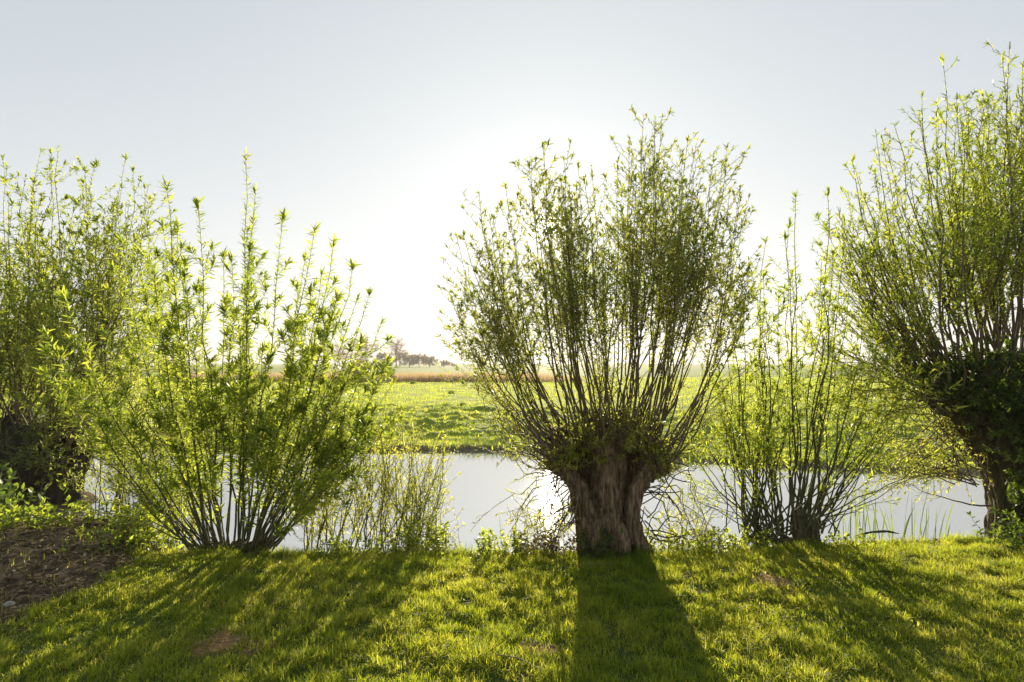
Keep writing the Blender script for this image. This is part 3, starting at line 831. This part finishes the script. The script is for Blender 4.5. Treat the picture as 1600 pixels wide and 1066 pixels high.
def shrub_right():
    D = 5.45
    b0 = W(1250, 838, D)
    t = thing('willow_shrub', (b0[0], D, 0), 'thin open willow shrub with a dark mossy stump between the middle and right pollards', 'shrub', 'many-stemmed willow shrubs')
    tb, lv = Tubes(), Leaves()
    tops = [(1148, 432), (1168, 440), (1215, 320), (1200, 375), (1252, 340), (1272, 312), (1232, 366), (1300, 350), (1182, 420), (1320, 380), (1285, 400), (1140, 520), (1225, 430),
            (1345, 420), (1262, 440), (1120, 600), (1195, 470), (1370, 470), (1310, 470), (1410, 560), (1130, 470), (1420, 620), (1390, 520), (1100, 640), (1085, 700), (1430, 700)]
    for k in range(30):
        x = rng.uniform(1105, 1430); tops.append((x, 400 + abs(x - 1250) * .5 + rng.uniform(30, 260)))
    for i, (x, y) in enumerate(tops):
        dy = rng.uniform(-.4, .5)
        left = x < 1215 or rng.uniform() < .25
        bx = (1195 if left else 1262) + rng.uniform(-48, 42)
        p0 = W(bx, 842, D) + np.array([0, rng.uniform(-.08, .12), 0]); p0[2] = -.06
        if not left: p0[2] = rng.uniform(-.04, .12); p0[0] += 0 if i % 2 else (b0[0] + rng.normal(0, .05) - p0[0])
        tip = W(x, y, D) + np.array([0, dy, 0]); dd = tip - p0
        c = p0 + np.array([dd[0] * .62, dd[1] * .6, dd[2] * .40])
        shoot(tb, lv, p0, c, tip, rng.uniform(.007, .013), .09, t0=.34, spacing=.023, sides=(5, 9), side_len=.34, side_t=(.45, .95), ang=52, ratio=.19, tipn=13, wig=.012, n=12)
    for k in range(44):
        x1, y1 = rng.uniform(1050, 1450), rng.uniform(600, 800)
        p0 = W(1190 if x1 < 1200 else 1255, 842, D) + np.array([rng.normal(0, .17), rng.uniform(-.1, .15), 0]); p0[2] = 0
        tip = W(x1, y1, D) + np.array([0, rng.uniform(-.4, .4), 0])
        shoot(tb, lv, p0, p0 + (tip - p0) * .5 + np.array([0, 0, .03]), tip, .005, .055, t0=.6, spacing=.03, sides=(1, 4), side_len=.25, side_t=(.6, .95), ang=50, ratio=.2, tipn=6)
    w = lambda px, py, dy=0.0: W(px, py, D) + np.array([0, dy, 0])
    st = [limb([w(1252, 860), w(1250, 830), w(1247, 808), w(1245, 795)], [.08, .065, .055, .04]), limb([w(1270, 860), w(1268, 835), w(1272, 818)], [.07, .06, .04]), ball(w(1248, 804), .06, seed=71),
          ball(w(1270, 822), .05, seed=72), limb([w(1190, 860), w(1188, 835)], [.07, .05]), ball(w(1190, 842), .08, (1.3, 1, .6), seed=73), ball(w(1225, 848), .09, (1.6, 1, .5), seed=74)]
    put(lumpy(st, .015, 73, .010), 'stump', M_trunk_d, t)
    tb.build_each('stem', M_shoot_g, t)
    lv.build('foliage', M_leaf_s, t)
shrub_right()

# young willow suckers between shrub and open water, two of them
def suckers(name, label, D, x0, x1, ytop, nst, bases):
    t = thing(name, (*W((x0 + x1) / 2, 850, D)[:2], -.3), label, 'shrub', 'young willow thickets at the water')
    tb, lv = Tubes(), Leaves()
    for k in range(nst):
        bx = bases[rng.integers(len(bases))] + rng.normal(0, 12)
        p0 = W(bx, 862, D) + np.array([0, rng.uniform(-.1, .25), 0]); p0[2] = float(height(p0[0], p0[1])) - .02
        x = np.clip(bx + rng.normal(25, 45), x0, x1); y = ytop + abs(x - (x0 + x1) / 2) * .4 + rng.uniform(0, 140)
        tip = W(x, y, D) + np.array([0, rng.uniform(-.2, .2), 0]); dd = tip - p0
        c = p0 + np.array([dd[0] * .35, dd[1] * .6, dd[2] * .5])
        shoot(tb, lv, p0, c, tip, rng.uniform(.004, .007), .052, t0=.3, spacing=.016, sides=(4, 8), side_len=.3, side_t=(.3, .9), ang=50, ratio=.22, tipn=8)
    tb.build_each('stem', M_shoot_g, t); lv.build('foliage', M_leaf_y, t)
suckers('willow_thicket', 'young yellow-green willow thicket over the water right of the large shrub', 5.45, 480, 695, 600, 74, [480, 520, 560, 600, 630, 660])
suckers('willow_thicket', 'thin willow suckers over the water directly right of the middle trunk', 5.5, 1010, 1130, 730, 16, [1040, 1080, 1110])
suckers('willow_thicket', 'leafy willow suckers over the water left of the large shrub', 6.2, 120, 300, 540, 60, [170, 210, 250, 285])

# ---------------------------------------------------------------- weeds and water plants on the bank
def weed(name, label, cat, px, py, D, rw, h, n, leaf, ratio, m, group=None, zb=None, rd=0.12):
    c = W(px, py, D); z0 = zb if zb is not None else float(height(c[0], c[1]))
    t = thing(name, (c[0], D, z0), label, cat, group)
    tb, lv = Tubes(), Leaves()
    for k in range(int(n * 1.5)):
        p0 = np.array([c[0] + rng.uniform(-rw, rw), D + rng.normal(0, rd), 0]); p0[2] = float(height(p0[0], p0[1])) - .01 if zb is None else zb
        hh = h * rng.uniform(.5, 1.35)
        tip = p0 + np.array([rng.normal(0, .3 * hh), rng.normal(0, .25 * hh), hh])
        P = curve(p0, (p0 + tip) / 2 + rng.normal(0, .04 * hh, 3) + np.array([0, 0, .1 * hh]), tip, 5, .02)
        tb.add(P, np.linspace(.003, .001, 5), 3)
        leafy(lv, P, .1, leaf * .38, leaf, 65, ratio, 4, taper=.3)
    tb.build('stems', M_shoot_g, t); lv.build('leaves', m, t)
G_W = 'leafy weeds along the bank'
weed('bramble', 'pale rounded-leaf bramble clump at the foot of the yellow-green thicket', 'weed', 662, 850, 5.2, .24, .26, 40, .05, .62, M_weed, G_W)
weed('bramble', 'low bramble in front of the young thicket, nearest the large shrub', 'weed', 560, 852, 5.15, .35, .13, 40, .045, .6, M_weed, G_W)
weed('nettle', 'bright nettle clump at the lawn edge in front of the open water', 'weed', 782, 852, 5.1, .20, .16, 34, .05, .5, M_weed, G_W)
weed('bramble', 'brown-tinged bramble at the left foot of the middle trunk', 'weed', 862, 855, 5.1, .28, .15, 44, .042, .6, M_litter, G_W)
weed('nettle', 'small green nettles growing against the front of the middle trunk', 'weed', 928, 850, 4.95, .12, .2, 18, .05, .45, M_ivy, G_W)
weed('bramble', 'spreading bramble at the right foot of the middle trunk', 'weed', 1060, 852, 5.2, .34, .17, 46, .042, .6, M_weed, G_W)
weed('bramble', 'bramble patch left of the dark mossy stump', 'weed', 1150, 848, 5.25, .3, .17, 44, .042, .6, M_weed, G_W)
weed('nettle', 'nettle tuft right of the dark mossy stump', 'weed', 1310, 842, 5.35, .3, .10, 26, .04, .5, M_weed, G_W)
weed('nettle', 'tall dark nettles at the foot of the right pollard', 'weed', 1585, 840, 5.05, .22, .24, 30, .06, .45, M_ivy, G_W)
weed('nettle', 'dark nettle clump at the left foot of the large shrub', 'weed', 235, 835, 5.35, .28, .34, 44, .075, .5, M_weed, G_W)
weed('nettle', 'broad-leaved nettles on the bare soil under the left pollard', 'weed', 110, 835, 5.75, .6, .17, 38, .07, .5, M_weed, G_W)
weed('nettle', 'sunlit nettles at the left edge of the picture on the bare soil', 'weed', 20, 835, 5.4, .35, .18, 26, .07, .5, M_weed, G_W)
weed('nettle', 'tall dark weed at the left edge beside the left pollard trunk', 'weed', 2, 800, 5.7, .12, .42, 16, .09, .5, M_ivy, G_W)
weed('nettle', 'low weeds scattered in the middle of the bare soil', 'weed', 175, 848, 5.0, .35, .11, 20, .05, .5, M_weed, G_W)
weed('dock_stalk', 'single thin leafy stalk against the water left of the middle willow', 'weed', 722, 850, 5.2, .03, .42, 2, .04, .3, M_leaf_y)
for px, py, n, s in ((1000, 848, 24, 1),): pass

def reed_clump(label, px, D, rw, h0, h1, n, group, wd=.020, lean=.14, m=None):
    c = W(px, 850, D); z0 = -.52 if D > 5.8 else float(height(c[0], D))
    x = c[0] + rng.normal(0, rw, n); y = D + rng.normal(0, .12, n)
    P = np.stack([x, y, np.full(n, z0 - .05)], 1)
    o = blades('reed_clump', P, rng.uniform(h0, h1, n), rng.uniform(.6, 1.2, n) * wd, np.abs(rng.normal(lean, .1, n)), m or M_reed, seg=5)
    tag(o, label, 'reeds', group)
reed_clump('green bulrush leaves standing in the water right of the open shrub', 1405, 6.3, .22, .55, 1.0, 32, 'bulrushes in the water')
reed_clump('smaller bulrush tuft close behind the open shrub stems', 1340, 6.3, .15, .5, .9, 16, 'bulrushes in the water')
reed_clump('sparse thin rush stalks in the water left of the middle trunk', 790, 5.9, .16, .35, .85, 10, 'bulrushes in the water', .007, .12)
reed_clump('three thin rush stalks near the middle trunk and the sun glint', 838, 5.9, .05, .4, .7, 4, 'bulrushes in the water', .007, .15)

def bank_rushes():
    n = 9000
    x = rng.uniform(-17, 17, n); y = far_y(x) + .15 + np.abs(rng.normal(0, .5, n))
    k = fbm(x * 1.1, y * .6, seed=95) > .08; x, y = x[k], y[k]; n = len(x)
    P = np.stack([x, y, height(x, y) - .03], 1)
    o = blades('bank_rushes', P, rng.uniform(.10, .30, n), rng.uniform(.008, .014, n), np.abs(rng.normal(.5, .3, n)), M_reed, seg=3)
    tag(o, 'ragged dark rushes fringing the far bank of the ditch', 'rushes', kind='stuff')
bank_rushes()
# tussocks in the pasture
G_T = 'dark rush tussocks in the pasture'
for px, py, wd_, lab in ((696, 637, .55, 'larger of the two close dark tussocks in the middle pasture'), (722, 635, .30, 'smaller of the two close dark tussocks in the middle pasture'), (705, 615, .32, 'dark tussock higher up the pasture, nearer the orange reeds'),
                   (664, 655, .5, 'spiky tussock with upright blades just above the far bank'), (630, 640, .45, 'low wide tussock left of the two close tussocks'), (645, 600, .35, 'small dark tussock touching the foot of the orange reeds'),
                   (705, 598, .4, 'dark tussock at the right foot of the orange reeds'), (1232, 600, .9, 'dark tussock behind the open shrub in the distant pasture')):
    zc = -.22; k = (zc - CAM_Z) / (W(px, py, 1)[2] - CAM_Z); cx, cy = W(px, py, k)[:2]
    n = 260
    r = np.abs(rng.normal(0, .4, n)); a = rng.uniform(0, 6.28, n)
    x = cx + wd_ * r * np.cos(a); y = cy + wd_ * r * np.sin(a)
    P = np.stack([x, y, height(x, y) - .02], 1)
    H = (.16 + .2 * wd_) * np.exp(-r) * rng.uniform(.6, 1.3, n) * (cy / 22) ** .5
    o = blades('rush_tussock', P, H, rng.uniform(.012, .022, n) * (cy / 22), np.abs(rng.normal(.35, .2, n)), M_ivy, leandir=a)
    tag(o, lab, 'tussock', G_T)

# ---------------------------------------------------------------- soil litter, stone, sticks
def litter():
    n = 9000
    x = rng.uniform(-7, -2.9, n); y = rng.uniform(2.6, 6.1, n)
    k = y < edge_y(x) + .25; x, y = x[k], y[k]; n = len(x)
    P = np.stack([x, y, height(x, y) + .006], 1)
    a = rng.uniform(0, 6.28, n)
    D = np.stack([np.cos(a), np.sin(a), rng.normal(0, .18, n)], 1)
    lv = Leaves(); m = rng.uniform(0, 1, n) < .5
    lv.add(P[m], D[m], rng.uniform(.02, .06, m.sum()), .4); lv.add(P[~m], D[~m], rng.uniform(.03, .13, (~m).sum()), .07)
    tag(lv.build('leaf_litter', M_litter), 'dry leaves and broken twigs strewn on the bare soil', 'leaf litter', kind='stuff')
    n = 2600
    x = rng.uniform(-3.2, 6.5, n); y = edge_y(x) + rng.normal(.02, .1, n)
    P = np.stack([x, y, height(x, y) + .008], 1); a = rng.uniform(0, 6.28, n)
    D = np.stack([np.cos(a), np.sin(a), rng.normal(0.1, .25, n)], 1)
    lv = Leaves(); lv.add(P, D, rng.uniform(.02, .07, n), .3)
    tag(lv.build('bank_litter', M_litter), 'brown dead leaves along the lip of the bank', 'leaf litter', kind='stuff')
    n = 9000                                   # dry straw in the bare patches
    x = rng.uniform(-3, 3, n * 8); y = rng.uniform(2.6, 4.8, n * 8); k = spots(x, y) > rng.uniform(.05, .5, n * 8); x, y = x[k], y[k]; x = np.concatenate([x, rng.uniform(-4, 6, 2600)]); y = np.concatenate([y, rng.uniform(2.5, 5.0, 2600)]); n = len(x)
    P = np.stack([x, y, height(x, y) + rng.uniform(.004, .03, n)], 1); a = rng.uniform(0, 6.28, n)
    D = np.stack([np.cos(a), np.sin(a), rng.normal(0.1, .15, n)], 1)
    lv = Leaves(); lv.add(P, D, rng.uniform(.02, .06, n), .08)
    tag(lv.build('dry_straw', M_straw), 'dry straw bits lying on the lawn and its bare patches', 'straw', kind='stuff')
litter()

def ground_pt(px, py):
    k = CAM_Z / (CAM_Z - W(px, py, 1)[2]); q = W(px, py, k); q[2] = float(height(q[0], q[1])); return q
def on_ground(name, me_parts, m, label, cat, furrow, seed, voxel):
    me = lumpy(me_parts, furrow, seed, voxel); me.materials.clear(); me.materials.append(m)
    o = bpy.data.objects.new(name, me); COL.objects.link(o); return tag(o, label, cat)
q = ground_pt(14, 952)
on_ground('stone', [ball(q + np.array([0, 0, .016]), .026, (1.3, 1, .7), seed=90)], M_stone, 'small pale stone at the lower left edge of the bare soil', 'stone', .002, 90, .004)
q1, q2, q3 = W(1300, 838, 5.3), W(1385, 832, 5.3), W(1440, 838, 5.3)
on_ground('fallen_branch', [limb([W(1335, 838, 5.55), W(1358, 832, 5.5), W(1385, 830, 5.5), W(1405, 834, 5.5)], [.006, .010, .010, .005], 10)], M_trunk_d, 'dark fallen branch lying on the bank lip before the bulrushes', 'branch', .004, 91, .005)
for k, (pts, lab) in enumerate((([(905, 894), (930, 890), (952, 888), (960, 893)], 'short pale curved twig on the shaded grass below the middle trunk'), ([(775, 1040), (810, 1045), (845, 1062)], 'thin pale straw twig on the grass at the bottom centre'))):
    tb = Tubes(); P = np.array([ground_pt(*v) + np.array([0, 0, .045]) for v in pts]); tb.add(P, np.linspace(.004, .002, len(P)), 5)
    tag(tb.build('twig', M_litter), lab, 'twig', 'twigs lying on the lawn')

# ---------------------------------------------------------------- distant trees
def far_tree(name, label, px, D, h, wd, trunk_h, n, leaf, m, cat='tree', group='trees along the horizon', bare=False, seed=0):
    x0 = (px - 800) / F * D; z0 = -.3
    t = thing(name, (x0, D, z0), label, cat, group)
    tb, lv = Tubes(), Leaves()
    b = np.array([x0, D, z0])
    top = b + np.array([0, 0, h * .8])
    tb.add(curve(b, (b + top) / 2, top, 8, .01), np.linspace(h * .028, h * .006, 8), 7)
    tb.build('trunk', M_fartrunk, t)
    br = Tubes(); ends = []
    for k in range(46 if bare else 30):
        tt = rng.uniform(trunk_h / h, .8); p0 = b + np.array([0, 0, h * tt])
        a = rng.uniform(0, 6.28); up = rng.uniform(.1, 1.0)
        # ellipsoidal crown, uneven
        cz = trunk_h + (h - trunk_h) * (.15 + .83 * rng.uniform(0, 1))
        rr = wd / 2 * math.sqrt(max(.06, 1 - ((cz - (trunk_h + h) / 2) / ((h - trunk_h) / 2)) ** 2)) * rng.uniform(.45, 1.05)
        e = b + np.array([math.cos(a) * rr, math.sin(a) * rr, max(cz, h * tt * .9)])
        P = curve(p0, (p0 + e) / 2 + np.array([0, 0, -.04 * h]), e, 6, .03)
        br.add(P, np.linspace(h * .009, h * .002, 6), 4)
        for j in range(10 if bare else 3):
            q, T = along(P, np.array([rng.uniform(.35, 1)])); d = T[0] + rng.normal(0, .6, 3) + np.array([0, 0, .2]); d /= np.linalg.norm(d)
            e2 = q[0] + d * h * rng.uniform(.06, .16)
            br.add(np.array([q[0], (q[0] + e2) / 2 + rng.normal(0, .01 * h, 3), e2]), [h * .0035, h * .0025, h * .0014], 3)
            ends.append(e2)
        ends.append(e)
    br.build('branches', M_fartrunk, t)
    E = np.array(ends); idx = rng.integers(len(E), size=n)
    P = E[idx] + rng.normal(0, h * (.045 if bare else .055), (n, 3))
    P[:, 2] = np.maximum(P[:, 2], z0 + .1)
    lv.add(P, rng.normal(0, 1, (n, 3)), leaf * rng.uniform(.5, 1.3, n), .6)
    lv.build('crown', m, t, simple=True)
far_tree('far_tree', 'tallest bare pinkish tree on the horizon left of the middle willow', 619, 230, 12.0, 10.5, 3, 2600, .28, M_fartan, bare=True)
far_tree('far_tree', 'dense greyish green tree directly right of the tall bare tree', 640, 235, 6.4, 11.5, .3, 9000, .4, M_far)
far_tree('far_tree', 'rounded tan tree in the middle of the distant row', 655, 238, 5.6, 9.5, .3, 6500, .36, M_fartan)
far_tree('far_tree', 'low hazy tree at the right end of the distant row', 671, 240, 4.4, 8.0, .2, 5000, .34, M_far)
far_tree('far_tree', 'small lone round tree standing apart right of the distant row', 695, 260, 3.0, 7, .2, 3600, .32, M_far)
far_tree('far_tree', 'tiny bush at the right of the lone round tree', 708, 262, 1.7, 3.0, .2, 700, .3, M_far)
far_tree('far_tree', 'wide bare pinkish tree seen through the shrub tips at its right side', 572, 225, 12.6, 15, 3, 3600, .3, M_fartan, bare=True)
far_tree('far_tree', 'pale bare tree far left of the row behind the large shrub', 530, 228, 9.5, 13, 2, 3000, .3, M_fartan, bare=True)
far_tree('far_tree', 'green-grey low tree between the two bare trees of the row', 598, 232, 5.6, 12, .3, 8000, .4, M_far)
far_tree('far_tree', 'hazy low tree on the horizon behind the open shrub', 1385, 260, 4.0, 12, .5, 2600, .35, M_fartan)
far_tree('far_bush', 'dark dense bush at the left end of the orange reeds', 602, 52, 1.9, 3.0, .2, 5200, .12, M_ivy, cat='bush', group='bushes by the reeds')
far_tree('far_bush', 'second bush behind the large shrub, left of the orange reeds', 560, 54, 2.2, 3.8, .2, 6000, .12, M_far, cat='bush', group='bushes by the reeds')

# ---------------------------------------------------------------- air
bx = [(-1300, -10, -2.5), (1300, -10, -2.5), (1300, 910, -2.5), (-1300, 910, -2.5), (-1300, -10, 16), (1300, -10, 16), (1300, 910, 16), (-1300, 910, 16)]
fc = [0, 3, 2, 1, 4, 5, 6, 7, 0, 1, 5, 4, 1, 2, 6, 5, 2, 3, 7, 6, 3, 0, 4, 7]
M_haze, nt, out = mat('haze_air')
vp = nt.nodes.new('ShaderNodeVolumePrincipled')
vp.inputs['Color'].default_value = (1.0, 0.95, 0.88, 1)
vp.inputs['Density'].default_value = 0.0007
vp.inputs['Anisotropy'].default_value = 0.2
nt.links.new(vp.outputs[0], out.inputs['Volume'])
tag(mesh_from('haze', np.array(bx, float), fc, np.arange(6) * 4, M_haze), kind='stuff')
